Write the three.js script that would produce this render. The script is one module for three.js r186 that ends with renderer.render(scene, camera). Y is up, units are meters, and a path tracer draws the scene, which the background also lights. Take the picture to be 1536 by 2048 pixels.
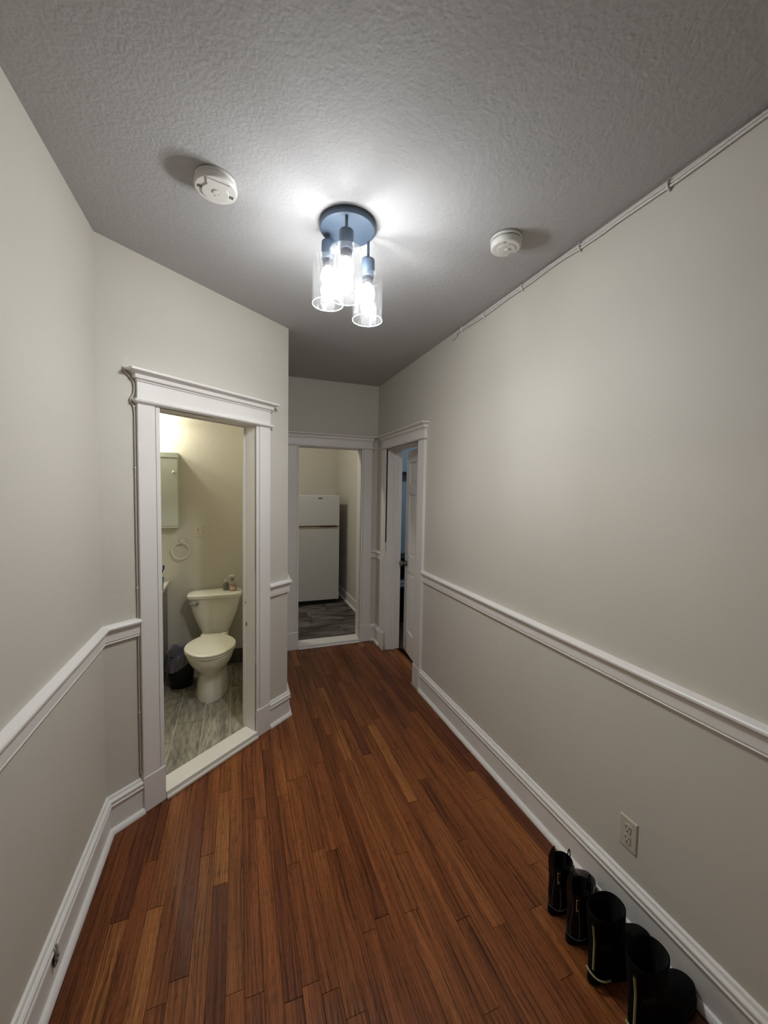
import * as THREE from 'three';
import { mergeGeometries, mergeVertices, toCreasedNormals } from 'three/addons/utils/BufferGeometryUtils.js';
import { RoundedBoxGeometry } from 'three/addons/geometries/RoundedBoxGeometry.js';

// ------------------------------------------------------------------ camera, light levels, exposure
const scene = new THREE.Scene();
const camera = new THREE.PerspectiveCamera(105.278, 1536 / 2048, 0.05, 60);
camera.position.set(0, 1.58, 0);
camera.rotation.set(-0.05622, -0.35822, 0.01797, 'YXZ');
const renderer = new THREE.WebGLRenderer({ antialias: true });
renderer.toneMapping = THREE.LinearToneMapping;
renderer.toneMappingExposure = 1.55;
renderer.shadowMap.enabled = true;
scene.background = new THREE.Color(0x000000);
const HALL_BULB = 0.325, HALL_DOWN = 0.70, HALL_TINT = new THREE.Color().setRGB(0.972, 1.0, 1.03);       // candela of each of the three bulbs
const BATH_BULB = 0.32, BATH_TINT = new THREE.Color().setRGB(1.0, 0.95, 0.78);
const KIT_BULB = 1.2, KIT_TINT = new THREE.Color().setRGB(1.0, 0.95, 0.84);
const BED_BULB = 0.5, BED_TINT = new THREE.Color().setRGB(0.72, 0.86, 1.0);

// ------------------------------------------------------------------ helpers
let seed = 7;
const rnd = () => { seed = (seed * 1664525 + 1013904223) >>> 0; return seed / 4294967296; };
const rr = (a, b) => a + (b - a) * rnd();
const V = (x, y, z) => new THREE.Vector3(x, y, z);
const used = new Map();
function numbered(name) {
  const n = used.get(name) ?? 0; used.set(name, n + 1);
  return n ? name + '_' + String(n).padStart(3, '0') : name;
}
function clean(g) {
  if (g.index) g = g.toNonIndexed();
  for (const k of Object.keys(g.attributes)) if (!['position', 'normal', 'uv'].includes(k)) g.deleteAttribute(k);
  if (!g.attributes.normal) g.computeVertexNormals();
  if (!g.attributes.uv) g.setAttribute('uv', new THREE.BufferAttribute(new Float32Array(g.attributes.position.count * 2), 2));
  return g;
}
function join(geos) { geos = [geos].flat().map(clean); return geos.length === 1 ? geos[0] : mergeGeometries(geos); }
function metricUV(g, k = 1) {               // box mapping, uv in metres
  g = clean(g);
  const p = g.attributes.position, n = g.attributes.normal, uv = g.attributes.uv;
  for (let i = 0; i < p.count; i++) {
    const ax = Math.abs(n.getX(i)), ay = Math.abs(n.getY(i)), az = Math.abs(n.getZ(i));
    if (ay >= ax && ay >= az) uv.setXY(i, p.getX(i) * k, p.getZ(i) * k);
    else if (ax >= az) uv.setXY(i, p.getZ(i) * k, p.getY(i) * k);
    else uv.setXY(i, p.getX(i) * k, p.getY(i) * k);
  }
  return g;
}
function mesh(name, geos, mat, parent) {
  const m = new THREE.Mesh(join(geos), mat); m.name = name; parent.add(m); return m;
}
function struct(name, geos, mat) {
  const m = mesh(numbered(name), geos, mat, scene); m.userData.kind = 'structure'; return m;
}
function structGroup(name) {
  const g = new THREE.Group(); g.name = numbered(name); g.userData.kind = 'structure'; scene.add(g); return g;
}
function thing(name, label, category, pos = [0, 0, 0], turn = 0, group) {
  const o = new THREE.Group(); o.name = numbered(name); scene.add(o); o.position.set(...pos); o.rotation.y = turn;
  o.userData = { label, category }; if (group) o.userData.group = group;
  return o;
}
function tag(o, label, category, group) { o.userData = { label, category }; if (group) o.userData.group = group; return o; }
function copy(o, label) { const c = o.clone(); c.name = numbered(o.name.replace(/_\d\d\d$/, '')); c.userData = { ...o.userData, label }; scene.add(c); return c; }

// closed solid from a list of rings (same count of points each), flat or creased normals, outward winding
function solid(rings, crease = 0, capA = true, capB = true) {
  const pos = [], n = rings[0].length, tri = (a, b, c) => pos.push(a.x, a.y, a.z, b.x, b.y, b.z, c.x, c.y, c.z);
  for (let i = 0; i + 1 < rings.length; i++) for (let j = 0; j < n; j++) {
    const a = rings[i][j], b = rings[i][(j + 1) % n], c = rings[i + 1][(j + 1) % n], d = rings[i + 1][j];
    tri(a, b, c); tri(a, c, d);
  }
  const cap = (ring, flip) => {
    let nx = 0, ny = 0, nz = 0;
    for (let j = 0; j < n; j++) { const a = ring[j], b = ring[(j + 1) % n]; nx += (a.y - b.y) * (a.z + b.z); ny += (a.z - b.z) * (a.x + b.x); nz += (a.x - b.x) * (a.y + b.y); }
    const ax = Math.abs(nx), ay = Math.abs(ny), az = Math.abs(nz);
    const p2 = ring.map((p) => (ay >= ax && ay >= az ? new THREE.Vector2(p.z, p.x) : ax >= az ? new THREE.Vector2(p.y, p.z) : new THREE.Vector2(p.x, p.y)));
    const sign = ay >= ax && ay >= az ? ny : ax >= az ? nx : nz;
    const fs = THREE.ShapeUtils.triangulateShape(p2, []);
    for (const f of fs) {
      const [a, b, c] = f.map((k) => ring[k]);
      // orientation relative to the ring's own turning
      const ar = (p2[f[1]].x - p2[f[0]].x) * (p2[f[2]].y - p2[f[0]].y) - (p2[f[2]].x - p2[f[0]].x) * (p2[f[1]].y - p2[f[0]].y);
      const same = ar * sign > 0;
      if (same !== flip) tri(a, b, c); else tri(a, c, b);
    }
  };
  if (capA) cap(rings[0], true);
  if (capB) cap(rings[rings.length - 1], false);
  let vol = 0;
  for (let i = 0; i < pos.length; i += 9) {
    const [ax, ay, az, bx, by, bz, cx, cy, cz] = pos.slice(i, i + 9);
    vol += ax * (by * cz - bz * cy) - ay * (bx * cz - bz * cx) + az * (bx * cy - by * cx);
  }
  if (vol < 0) for (let i = 0; i < pos.length; i += 9) for (let k = 0; k < 3; k++) { const t = pos[i + 3 + k]; pos[i + 3 + k] = pos[i + 6 + k]; pos[i + 6 + k] = t; }
  let g = new THREE.BufferGeometry(); g.setAttribute('position', new THREE.Float32BufferAttribute(pos, 3));
  g.computeVertexNormals();
  if (crease) g = toCreasedNormals(mergeVertices(g.deleteAttribute('normal') && g, 1e-6), crease);
  return metricUV(g);
}
// box by limits, edges chamfered by b
function bx(x0, x1, y0, y1, z0, z1, b = 0) {
  if (!b) { const g = new THREE.BoxGeometry(x1 - x0, y1 - y0, z1 - z0); g.translate((x0 + x1) / 2, (y0 + y1) / 2, (z0 + z1) / 2); return metricUV(g); }
  const g = new RoundedBoxGeometry(x1 - x0, y1 - y0, z1 - z0, 2, b); g.translate((x0 + x1) / 2, (y0 + y1) / 2, (z0 + z1) / 2); return metricUV(g);
}
// profile [(off, y)...] along local x from t0 to t1; m0/m1: how the ends are mitred (shift per metre of off)
const prism = (profile, t0, t1, m0 = 0, m1 = 0) => solid([profile.map(([o, y]) => V(t0 + m0 * o, y, o)), profile.map(([o, y]) => V(t1 + m1 * o, y, o))]);
// stack of rectangles [y, x0, x1, zFront] against z = 0
const rectStack = (levels) => solid(levels.map(([y, x0, x1, z]) => [V(x0, y, 0), V(x0, y, z), V(x1, y, z), V(x1, y, 0)]));
const tube = (pts, r, seg = 40, rad = 8, closed = false) => new THREE.TubeGeometry(new THREE.CatmullRomCurve3(pts.map((p) => (p.isVector3 ? p : V(...p))), closed, 'centripetal'), seg, r, rad, closed);
const cyl = (r0, r1, y0, y1, x = 0, z = 0, seg = 32) => { const g = new THREE.CylinderGeometry(r1, r0, y1 - y0, seg); g.translate(x, (y0 + y1) / 2, z); return g; };
const lathe = (pts, seg = 48) => new THREE.LatheGeometry(pts.map(([r, y]) => new THREE.Vector2(r, y)), seg);
const mv = (g, x, y, z) => g.translate(x, y, z);

// wall frames: local x along the wall, y up, z out of the wall
const XR = 1.353, XL = -0.5596, H = 2.6325, ZK = -3.8264, ZA = -2.0092, XB = 0.3171, ZB = -2.7061, ZBB = -3.66, ZREAR = 1.5;
const UP = V(0, 1, 0);
function frame(origin, n) { const u = new THREE.Vector3().crossVectors(UP, n); return new THREE.Matrix4().makeBasis(u, UP, n).setPosition(origin); }
const nB = V(0.6223, 0, 0.7828).normalize(), LB = Math.hypot(XB - XL, ZB - ZA);
const FR = frame(V(XR, 0, 0), V(-1, 0, 0));          // t = z
const FL = frame(V(XL, 0, 0), V(1, 0, 0));           // t = -z
const FK = frame(V(0, 0, ZK), V(0, 0, 1));           // t = x
const FB = frame(V(XL, 0, ZA), nB);                  // t from the left corner
const FBB = frame(V(0, 0, ZBB), V(0, 0, 1));         // bathroom rear wall, t = x
const FP = frame(V(XB, 0, 0), V(1, 0, 0));           // partition past the bathroom corner, t = -z
const on = (f, g) => clean(g).applyMatrix4(f);

// ------------------------------------------------------------------ textures
const hash = (x, y, s) => { let h = Math.imul(x, 374761393) ^ Math.imul(y, 668265263) ^ Math.imul(s, 1274126177); h = Math.imul(h ^ (h >>> 13), 1274126177); return ((h ^ (h >>> 16)) >>> 0) / 4294967296; };
function pnoise(x, y, px, py, s) {          // periodic value noise
  const xi = Math.floor(x), yi = Math.floor(y), fx = x - xi, fy = y - yi, u = fx * fx * (3 - 2 * fx), v = fy * fy * (3 - 2 * fy);
  const m = (a, b) => ((a % b) + b) % b;
  const x0 = m(xi, px), x1 = m(xi + 1, px), y0 = m(yi, py), y1 = m(yi + 1, py);
  return (hash(x0, y0, s) * (1 - u) + hash(x1, y0, s) * u) * (1 - v) + (hash(x0, y1, s) * (1 - u) + hash(x1, y1, s) * u) * v;
}
function texture(w, h, fn, srgb, rx = 1, ry = 1) {
  const d = new Uint8Array(w * h * 4);
  for (let y = 0; y < h; y++) for (let x = 0; x < w; x++) {
    const c = fn(x / w, y / h), i = (y * w + x) * 4;
    d[i] = Math.max(0, Math.min(255, c[0] * 255)); d[i + 1] = Math.max(0, Math.min(255, c[1] * 255)); d[i + 2] = Math.max(0, Math.min(255, c[2] * 255)); d[i + 3] = 255;
  }
  const t = new THREE.DataTexture(d, w, h); t.magFilter = THREE.LinearFilter; t.minFilter = THREE.LinearMipmapLinearFilter; t.generateMipmaps = true;
  t.wrapS = t.wrapT = THREE.RepeatWrapping; t.repeat.set(rx, ry); if (srgb) t.colorSpace = THREE.SRGBColorSpace; t.needsUpdate = true;
  return t;
}
const g3 = (v) => [v, v, v];
// stippled ceiling: 1.0 m tile of 6 to 14 mm blobs
const ceilingBump = texture(1024, 1024, (u, v) => {
  const a = pnoise(u * 140, v * 140, 140, 140, 1), b = pnoise(u * 70, v * 70, 70, 70, 2), c = pnoise(u * 280, v * 280, 280, 280, 3);
  return g3(0.45 * a + 0.35 * b + 0.2 * c);
}, false);
const wallBump = texture(512, 512, (u, v) => g3(0.6 * pnoise(u * 90, v * 90, 90, 90, 5) + 0.4 * pnoise(u * 34, v * 34, 34, 34, 6)), false);
const brushBump = texture(256, 512, (u, v) => g3(0.5 * pnoise(u * 90, v * 6, 90, 6, 8) + 0.5 * pnoise(u * 30, v * 14, 30, 14, 9)), false);
// oak strip grain, 0.30 m across by 2.0 m along
function woodGrain(s) {
  return texture(512, 2048, (u, v) => {
    const wob = pnoise(u * 5, v * 9, 5, 9, s) * 0.9 + pnoise(u * 12, v * 24, 12, 24, s + 1) * 0.25;
    const fine = pnoise(u * 230, v * 16, 230, 16, s + 2), mid = pnoise(u * 64 + wob * 3, v * 6, 64, 6, s + 3);
    const pore = pnoise(u * 260, v * 60, 260, 60, s + 4), broad = pnoise(u * 10, v * 5, 10, 5, s + 5);
    const ring = 0.5 + 0.5 * Math.sin((u * 36 + wob * 7) * 6.2832);
    let t = 0.86 + 0.20 * (mid - 0.5) + 0.24 * (fine - 0.5) + 0.10 * (ring - 0.5) + 0.20 * (broad - 0.5);
    if (pore > 0.68) t -= (pore - 0.68) * 1.1;
    const dark = pnoise(u * 70 + wob * 2, v * 6, 70, 6, s + 6); if (dark > 0.70) t -= (dark - 0.70) * 0.8;
    return [t, t * (0.98 - 0.05 * (1 - t)), t * (0.95 - 0.12 * (1 - t))];
  }, true);
}
const grains = [woodGrain(11), woodGrain(41)];
const grainBump = texture(256, 1024, (u, v) => g3(0.6 * pnoise(u * 120, v * 12, 120, 12, 71) + 0.4 * pnoise(u * 20, v * 20, 20, 20, 72)), false);
// grey wood-look tile, 1 m square
const tileGrain = texture(1024, 1024, (u, v) => {
  const wob = pnoise(u * 6, v * 3, 6, 3, 81);
  const broad = pnoise(u * 14 + wob, v * 3, 14, 3, 82), mid = pnoise(u * 48 + wob * 3, v * 6, 48, 6, 83), fine = pnoise(u * 170, v * 22, 170, 22, 84), spot = pnoise(u * 60, v * 40, 60, 40, 85);
  const line = Math.pow(0.5 + 0.5 * Math.sin((u * 22 + wob * 5 + broad * 1.5) * 6.2832), 3);
  const t = 0.72 + 0.17 * (broad - 0.5) + 0.14 * (mid - 0.5) + 0.20 * (fine - 0.5) + 0.08 * (spot - 0.5) - 0.07 * line;
  return [t, t * 0.995, t * 0.96];
}, true);
const kitchenGrain = texture(1024, 1024, (u, v) => {
  const wob = pnoise(u * 3, v * 6, 3, 6, 91);
  const broad = pnoise(u * 4, v * 14 + wob * 2, 4, 14, 92), mid = pnoise(u * 9, v * 44 + wob * 4, 9, 44, 93), fine = pnoise(u * 24, v * 180, 24, 180, 94);
  const t = 0.66 + 0.6 * (broad - 0.5) + 0.4 * (mid - 0.5) + 0.2 * (fine - 0.5);
  return [t, t * 0.985, t * 0.97];
}, true);

// ------------------------------------------------------------------ materials
const S = (o) => new THREE.MeshStandardMaterial(o), P = (o) => new THREE.MeshPhysicalMaterial(o);
const M = {
  wall: S({ color: 0xd0cbbf, roughness: 0.62, bumpMap: wallBump, bumpScale: 0.0005 }),
  ceiling: S({ color: 0xb7b6b5, roughness: 0.9, bumpMap: ceilingBump, bumpScale: 0.0013 }),
  trim: S({ color: 0xe9e5e0, roughness: 0.38, bumpMap: brushBump, bumpScale: 0.0002 }),
  bathWall: S({ color: 0xcfcbbd, roughness: 0.6, bumpMap: wallBump, bumpScale: 0.0004 }),
  bedWall: S({ color: 0xb9cbd4, roughness: 0.7 }),
  darkGap: S({ color: 0x1a0e08, roughness: 0.9 }),
  grout: S({ color: 0xcfcbbf, roughness: 0.9 }),
  kitchenGap: S({ color: 0x3a3836, roughness: 0.9 }),
  plastic: S({ color: 0xdedbd5, roughness: 0.42 }),
  almond: S({ color: 0xc9c0ae, roughness: 0.4 }),
  slot: S({ color: 0x141312, roughness: 0.8 }),
  slateMetal: S({ color: new THREE.Color().setRGB(0.085, 0.118, 0.165), roughness: 0.45, metalness: 0.2 }),
  socket: S({ color: 0x2b2f36, roughness: 0.6 }),
  glass: P({ color: 0xffffff, roughness: 0.03, transmission: 0.997, thickness: 0, ior: 1.85 }),
  rim: P({ color: 0xf4f8ff, roughness: 0.25, transmission: 0.45, thickness: 0, ior: 1.45 }),
  chrome: S({ color: 0xcfcdc8, roughness: 0.18, metalness: 1 }),
  nickel: S({ color: 0x8b8a88, roughness: 0.3, metalness: 1 }),
  porcelain: P({ color: 0xe6e3d6, roughness: 0.16, clearcoat: 0.5, clearcoatRoughness: 0.08 }),
  seat: S({ color: 0xebe7d6, roughness: 0.28 }),
  cabinet: S({ color: 0xc3c8bd, roughness: 0.45 }),
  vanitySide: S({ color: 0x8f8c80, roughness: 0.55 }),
  counter: P({ color: 0xdcd9cd, roughness: 0.25, clearcoat: 0.3 }),
  fridge: S({ color: 0xbfc0bd, roughness: 0.4 }),
  fridgeSide: S({ color: 0xb5b6b2, roughness: 0.5 }),
  fridgeTrim: S({ color: 0x9c8468, roughness: 0.5 }),
  black: S({ color: 0x0c0c0d, roughness: 0.6 }),
  binBlack: S({ color: 0x0d0e11, roughness: 0.45 }),
  leather: P({ color: 0x030303, roughness: 0.3, specularIntensity: 0.6 }),
  suede: P({ color: 0x040405, roughness: 0.85, specularIntensity: 0.35 }),
  sole: P({ color: 0x050506, roughness: 0.7, specularIntensity: 0.4 }),
  stitchGrey: S({ color: 0x4c4c50, roughness: 0.5 }),
  stitchYellow: S({ color: 0x9b9a6a, roughness: 0.7 }),
  lining: S({ color: 0x040404, roughness: 0.95 }),
  cable: S({ color: 0xd5d2cc, roughness: 0.45 }),
};

// ------------------------------------------------------------------ the setting: ceiling and walls
struct('ceiling', bx(-1.9, 4.6, H, H + 0.12, -6.3, ZREAR + 0.12), M.ceiling);
// a wall panel in its own frame: outline t0..t1 by 0..H with an optional door hole
function panel(f, t0, t1, hole, th = 0.1, top = H) {
  const s = new THREE.Shape();
  if (hole) { s.moveTo(t0, 0); s.lineTo(hole[0], 0); s.lineTo(hole[0], hole[2]); s.lineTo(hole[1], hole[2]); s.lineTo(hole[1], 0); s.lineTo(t1, 0); s.lineTo(t1, top); s.lineTo(t0, top); s.closePath(); }
  else { s.moveTo(t0, 0); s.lineTo(t1, 0); s.lineTo(t1, top); s.lineTo(t0, top); s.closePath(); }
  const g = new THREE.ExtrudeGeometry(s, { depth: th, bevelEnabled: false }); g.translate(0, 0, -th);
  return on(f, g);
}
const J = 0.018;                                                   // jamb board thickness
const BATH = [0.255, 0.838, 1.955], KIT = [0.55, 1.175, 1.985], BED = [-3.53, -2.825, 1.972];   // clear openings
const grow = ([a, b, h]) => [a - J, b + J, h + J];
struct('wall_left', panel(FL, -ZREAR, -ZA), M.wall);
struct('wall_bath', panel(FB, 0, LB, grow(BATH)), M.wall);
struct('wall_partition', bx(XB - 0.1, XB, 0, H, ZK - 0.12, ZB), M.wall);
struct('wall_kitchen', panel(FK, XB, XR, grow(KIT), 0.12), M.wall);
struct('wall_right', panel(FR, ZK - 0.12, ZREAR, grow(BED), 0.14), M.wall);
struct('wall_rear', bx(XL - 0.1, XR + 0.14, 0, H, ZREAR, ZREAR + 0.1), M.wall);
// bathroom shell
struct('wall_bath_rear', panel(FBB, -1.7, XB - 0.1, null, 0.1), M.bathWall);
struct('wall_bath_left', bx(-1.7, -1.6, 0, H, ZBB, -1.9), M.bathWall);
struct('wall_bath_front', bx(-1.6, XL - 0.1, 0, H, -2.0, -1.9), M.bathWall);
// kitchen shell
const XKR = 1.43, ZKB = -6.0, XKL = -0.9;
struct('wall_kitchen_rear', bx(XKL - 0.1, XKR, 0, H, ZKB - 0.1, ZKB), M.wall);
struct('wall_kitchen_right', bx(XKR, XKR + 0.1, 0, H, ZKB - 0.1, ZK - 0.12), M.wall);
struct('wall_kitchen_left', bx(XKL - 0.1, XKL, 0, H, ZKB, ZBB - 0.1), M.wall);
// bedroom shell
struct('wall_bedroom_rear', bx(XKR + 0.1, 4.5, 0, H, -5.0, -4.9), M.bedWall);
struct('wall_bedroom_right', bx(4.4, 4.5, 0, H, -4.9, -1.4), M.bedWall);
struct('wall_bedroom_front', bx(XR + 0.14, 4.4, 0, H, -1.5, -1.4), M.bedWall);

// ------------------------------------------------------------------ floors
// one strip, top at y = 0, edges eased; uv runs with the grain
function stripGeo(w, len, thick, ease, u0, v0, su, sv, alongX = false) {
  const a = w / 2, b = len / 2, r = (y, e) => [V(-a + e, y, -b + e), V(-a + e, y, b - e), V(a - e, y, b - e), V(a - e, y, -b + e)];
  const g = solid([r(-thick, 0), r(-ease, 0), r(0, ease)], 0, false, true);
  const p = g.attributes.position, uv = g.attributes.uv;
  for (let i = 0; i < p.count; i++) uv.setXY(i, u0 + (p.getX(i) + a) / su, v0 + (p.getZ(i) + b) / sv);
  if (alongX) g.rotateY(Math.PI / 2);
  return g;
}
const oakTones = [[0.205, 0.082, 0.037], [0.18, 0.070, 0.032], [0.235, 0.100, 0.044], [0.152, 0.057, 0.028], [0.215, 0.086, 0.038], [0.30, 0.140, 0.060], [0.135, 0.048, 0.028], [0.192, 0.074, 0.034]];
const oakMats = oakTones.flatMap((c) => grains.map((t) => P({ color: new THREE.Color().setRGB(c[0] * 1.32, c[1] * 1.10, c[2] * 0.80), map: t, roughness: 0.32, specularIntensity: 0.5, bumpMap: grainBump, bumpScale: 0.00012 })));
const oakUse = [0, 0, 1, 1, 2, 4, 4, 7, 7, 0, 3, 1, 5, 6, 2, 7];
const floor = struct('floor', [bx(XL - 0.1, XR + 0.14, -0.12, -0.008, ZK - 0.1, ZREAR + 0.1)], M.darkGap);
const W = 0.0565, X0 = 0.0725 - 12 * W;
for (let i = 0; ; i++) {
  const xa = X0 + i * W, xb = xa + W, xc = (xa + xb) / 2;
  if (xa > XR - 0.004) break;
  if (xb < XL - 0.02) continue;
  let zEnd = ZK - 0.03;
  if (xc < XB) zEnd = Math.max(zEnd, ZA - ((xc - XL) * nB.x) / nB.z - 0.055);          // stops under the slanted wall
  let z = ZREAR - rr(0, 0.5), zTop = ZREAR;
  while (zTop > zEnd + 0.02) {
    let len = zTop > 0.25 ? zTop - rr(-0.2, 0.15) : rr(0.32, 1.35);
    if (zTop - len < zEnd + 0.12) len = zTop - zEnd;
    const gap = rr(0.0003, 0.0014), g = stripGeo(W - gap, len - 0.0012, 0.006, rr(0.0004, 0.0008), rr(0, 0.78), rr(0, Math.max(0.01, 1 - len / 2)), 0.3, 2.0);
    const p = mesh('plank', g, oakMats[oakUse[Math.floor(rnd() * oakUse.length)] * 2 + (rnd() < 0.5 ? 0 : 1)], floor);
    p.position.set(xc, rr(-0.0008, 0.0002), zTop - len / 2);
    zTop -= len;
  }
}
// boards running on through the bedroom doorway
for (let i = 0; i < 3; i++) {
  const p = mesh('plank', stripGeo(W - 0.0015, 0.742, 0.006, 0.001, rr(0, 0.7), rr(0, 0.5), 0.3, 2), oakMats[[4, 10, 5][i]], floor);
  p.position.set(XR + 0.008 + W * (i + 0.5), 0, -3.1775);
}
struct('floor', bx(XR + 0.14, 4.5, -0.12, 0, -4.9, -1.4), S({ color: new THREE.Color().setRGB(0.12, 0.075, 0.05), map: grains[0], roughness: 0.45 }));
// bathroom: grey wood-look tiles laid along the hall's direction
const bathFloor = struct('floor', solid([-0.11, 0.013].map((y) => [V(XL - 0.12, y, -1.97), V(XL - 0.02, y, ZA - 0.09), V(XB - 0.15, y, ZB + 0.012), V(XB - 0.08, y, ZBB), V(-1.6, y, ZBB), V(-1.6, y, -1.97)])), M.grout);
const tileMats = [0xd4cec0, 0xc2bcaf, 0xe0dacc, 0xb4aea2].map((c) => S({ color: c, map: tileGrain, roughness: 0.42 }));
const TW = 0.1655;
for (let i = -9; i < 3; i++) {
  const xa = -0.055 + i * TW;
  let zt = -1.98 - (((i % 3) + 3) % 3) * 0.2, first = true;
  const zLimit = (x) => (x < XL - 0.06 ? -1.98 : ZA - ((x - XL) * nB.x) / nB.z - 0.075);
  const ends = [];
  const tile = (x0, x1, z0, z1) => {                              // clipped by the slanted wall
    x1 = Math.min(x1, XB - 0.1); x0 = Math.max(x0, -1.6); z1 = Math.max(z1, ZBB);
    if (x1 - x0 < 0.01) return;
    const g = 0.0019;
    const za = Math.min(z0, zLimit(x0)), zb = Math.min(z0, zLimit(x1));
    if (za <= z1 + 0.01 && zb <= z1 + 0.01) return;
    const A = V(x0 + g, 0, z1 + g), B = V(x1 - g, 0, z1 + g), C = V(x1 - g, 0, Math.max(zb, z1 + 0.004) - g), D = V(x0 + g, 0, Math.max(za, z1 + 0.004) - g);
    const ring = (y) => [A, B, C, D].map((p) => V(p.x, y, p.z));
    const geo = solid([ring(0.004), ring(0.0155)]);
    const ou = rnd(), ov = rnd(), uv = geo.attributes.uv;
    for (let k = 0; k < uv.count; k++) uv.setXY(k, uv.getX(k) + ou, uv.getY(k) + ov);
    mesh('tile', geo, tileMats[Math.floor(rnd() * 4)], bathFloor);
  };
  for (let z0 = zt + 0.6; z0 > ZBB; z0 -= 0.61) tile(xa, xa + TW, z0, z0 - 0.61);
}
// kitchen: grey vinyl boards running across
const kitFloor = struct('floor', bx(XKL, XKR, -0.12, 0.004, ZKB, ZK - 0.02), M.kitchenGap);
const kitMats = [0x7d7874, 0x6f6b68, 0x8a8581].map((c) => S({ color: c, map: kitchenGrain, roughness: 0.5 }));
for (let k = 0; k < 12; k++) {
  const z0 = ZK - 0.02 - k * 0.18, z1 = Math.max(z0 - 0.18, ZKB);
  const cut = [XKL, rr(-0.5, 0.2), rr(0.75, 1.2), XKR];
  for (let j = 0; j < 3; j++) {
    const g = bx(cut[j] + 0.0006, cut[j + 1] - 0.0006, 0.004, 0.012, z1 + 0.0006, z0 - 0.0006), uv = g.attributes.uv, ou = rnd(), ov = rnd();
    for (let q = 0; q < uv.count; q++) uv.setXY(q, uv.getX(q) + ou, uv.getY(q) + ov);
    mesh('plank', g, kitMats[(k + j * 2) % 3], kitFloor);
  }
}

// ------------------------------------------------------------------ chair rails and baseboards
const railProfile = [[0, 0.872], [0.010, 0.872], [0.013, 0.876], [0.010, 0.881], [0.010, 0.884], [0.014, 0.885], [0.014, 0.921], [0.017, 0.923], [0.017, 0.926], [0.020, 0.930], [0.026, 0.934], [0.030, 0.940], [0.030, 0.947], [0.026, 0.952], [0, 0.958]];
const boardProfile = [[0, 0.004], [0.016, 0.004], [0.016, 0.124], [0.022, 0.126], [0.024, 0.131], [0.021, 0.136], [0.016, 0.138], [0.016, 0.141], [0.022, 0.144], [0.022, 0.152], [0.017, 0.157], [0.011, 0.159], [0.011, 0.162], [0.008, 0.169], [0, 0.172]];
const shoeProfile = [[0.014, 0.001], [0.034, 0.001], [0.034, 0.006], [0.031, 0.014], [0.025, 0.021], [0.019, 0.024], [0.014, 0.024]];
const mA = -Math.tan((Math.PI - 2.2426) / 2) /* -(inner corner) */, mB = Math.tan(0.8992 / 2);
const tan = 0.4826;
function runs(f, list, rail = true) {            // list of [t0, t1, mitre0, mitre1]
  return list.map(([a, b, m0 = 0, m1 = 0]) => on(f, prism(rail, a, b, m0, m1)));
}
function railOn(f, list) { const g = structGroup('trim'); list.forEach(([a, b, m0, m1]) => mesh('chair_rail', on(f, prism(railProfile, a, b, m0, m1)), M.trim, g)); return g; }
function baseOn(name, f, list) {
  const g = structGroup(name);
  list.forEach(([a, b, m0, m1]) => { mesh('board', on(f, prism(boardProfile, a, b, m0, m1)), M.trim, g); mesh('shoe_moulding', on(f, prism(shoeProfile, a, b, m0, m1)), M.trim, g); });
  return g;
}
const CB = [0.152, 0.945], CK = [0.437, 1.288], CR = [-3.645, -2.708];   // outer edges of the casings
railOn(FL, [[-ZREAR, -ZA, 0, -tan]]);
railOn(FB, [[0, CB[0], tan, 0], [CB[1] + 0.001, LB, 0, tan]]);
railOn(FP, [[-ZB, -ZK, -tan, 0]]);
railOn(FK, [[CK[1] + 0.001, XR, 0, -1]]);
railOn(FR, [[ZK, CR[0] - 0.001, 1, 0], [CR[1] + 0.001, ZREAR, 0, 0]]);
baseOn('baseboard_left', FL, [[-ZREAR, -ZA, 0, -tan]]);
baseOn('baseboard_bath', FB, [[0, CB[0], tan, 0], [CB[1] + 0.001, LB, 0, tan]]);
baseOn('baseboard_partition', FP, [[-ZB, -ZK, -tan, 0]]);
baseOn('baseboard_kitchen', FK, [[CK[1] + 0.001, XR, 0, -1]]);
baseOn('baseboard_right', FR, [[ZK, CR[0] - 0.001, 1, 0], [CR[1] + 0.001, ZREAR, 0, 0]]);
{ // plain baseboard in the kitchen and a tile skirting in the bathroom
  const f = frame(V(XKR, 0, 0), V(-1, 0, 0)), g = structGroup('baseboard_kitchen_right');
  mesh('board', on(f, prism([[0, 0.012], [0.012, 0.012], [0.012, 0.13], [0.006, 0.138], [0, 0.138]], ZKB, ZK - 0.12)), M.trim, g);
  mesh('shoe_moulding', on(f, prism([[0.012, 0.012], [0.030, 0.012], [0.027, 0.024], [0.012, 0.034]], ZKB, ZK - 0.12)), M.trim, g);
  const b = structGroup('baseboard_bath_rear'), skirt = S({ color: 0x77746b, map: tileGrain, roughness: 0.4 });
  for (let x = -1.6; x < XB - 0.1; x += 0.605) mesh('tile', on(FBB, bx(x + 0.001, Math.min(x + 0.604, XB - 0.1), 0.014, 0.142, 0, 0.009)), skirt, b);
}

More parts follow.
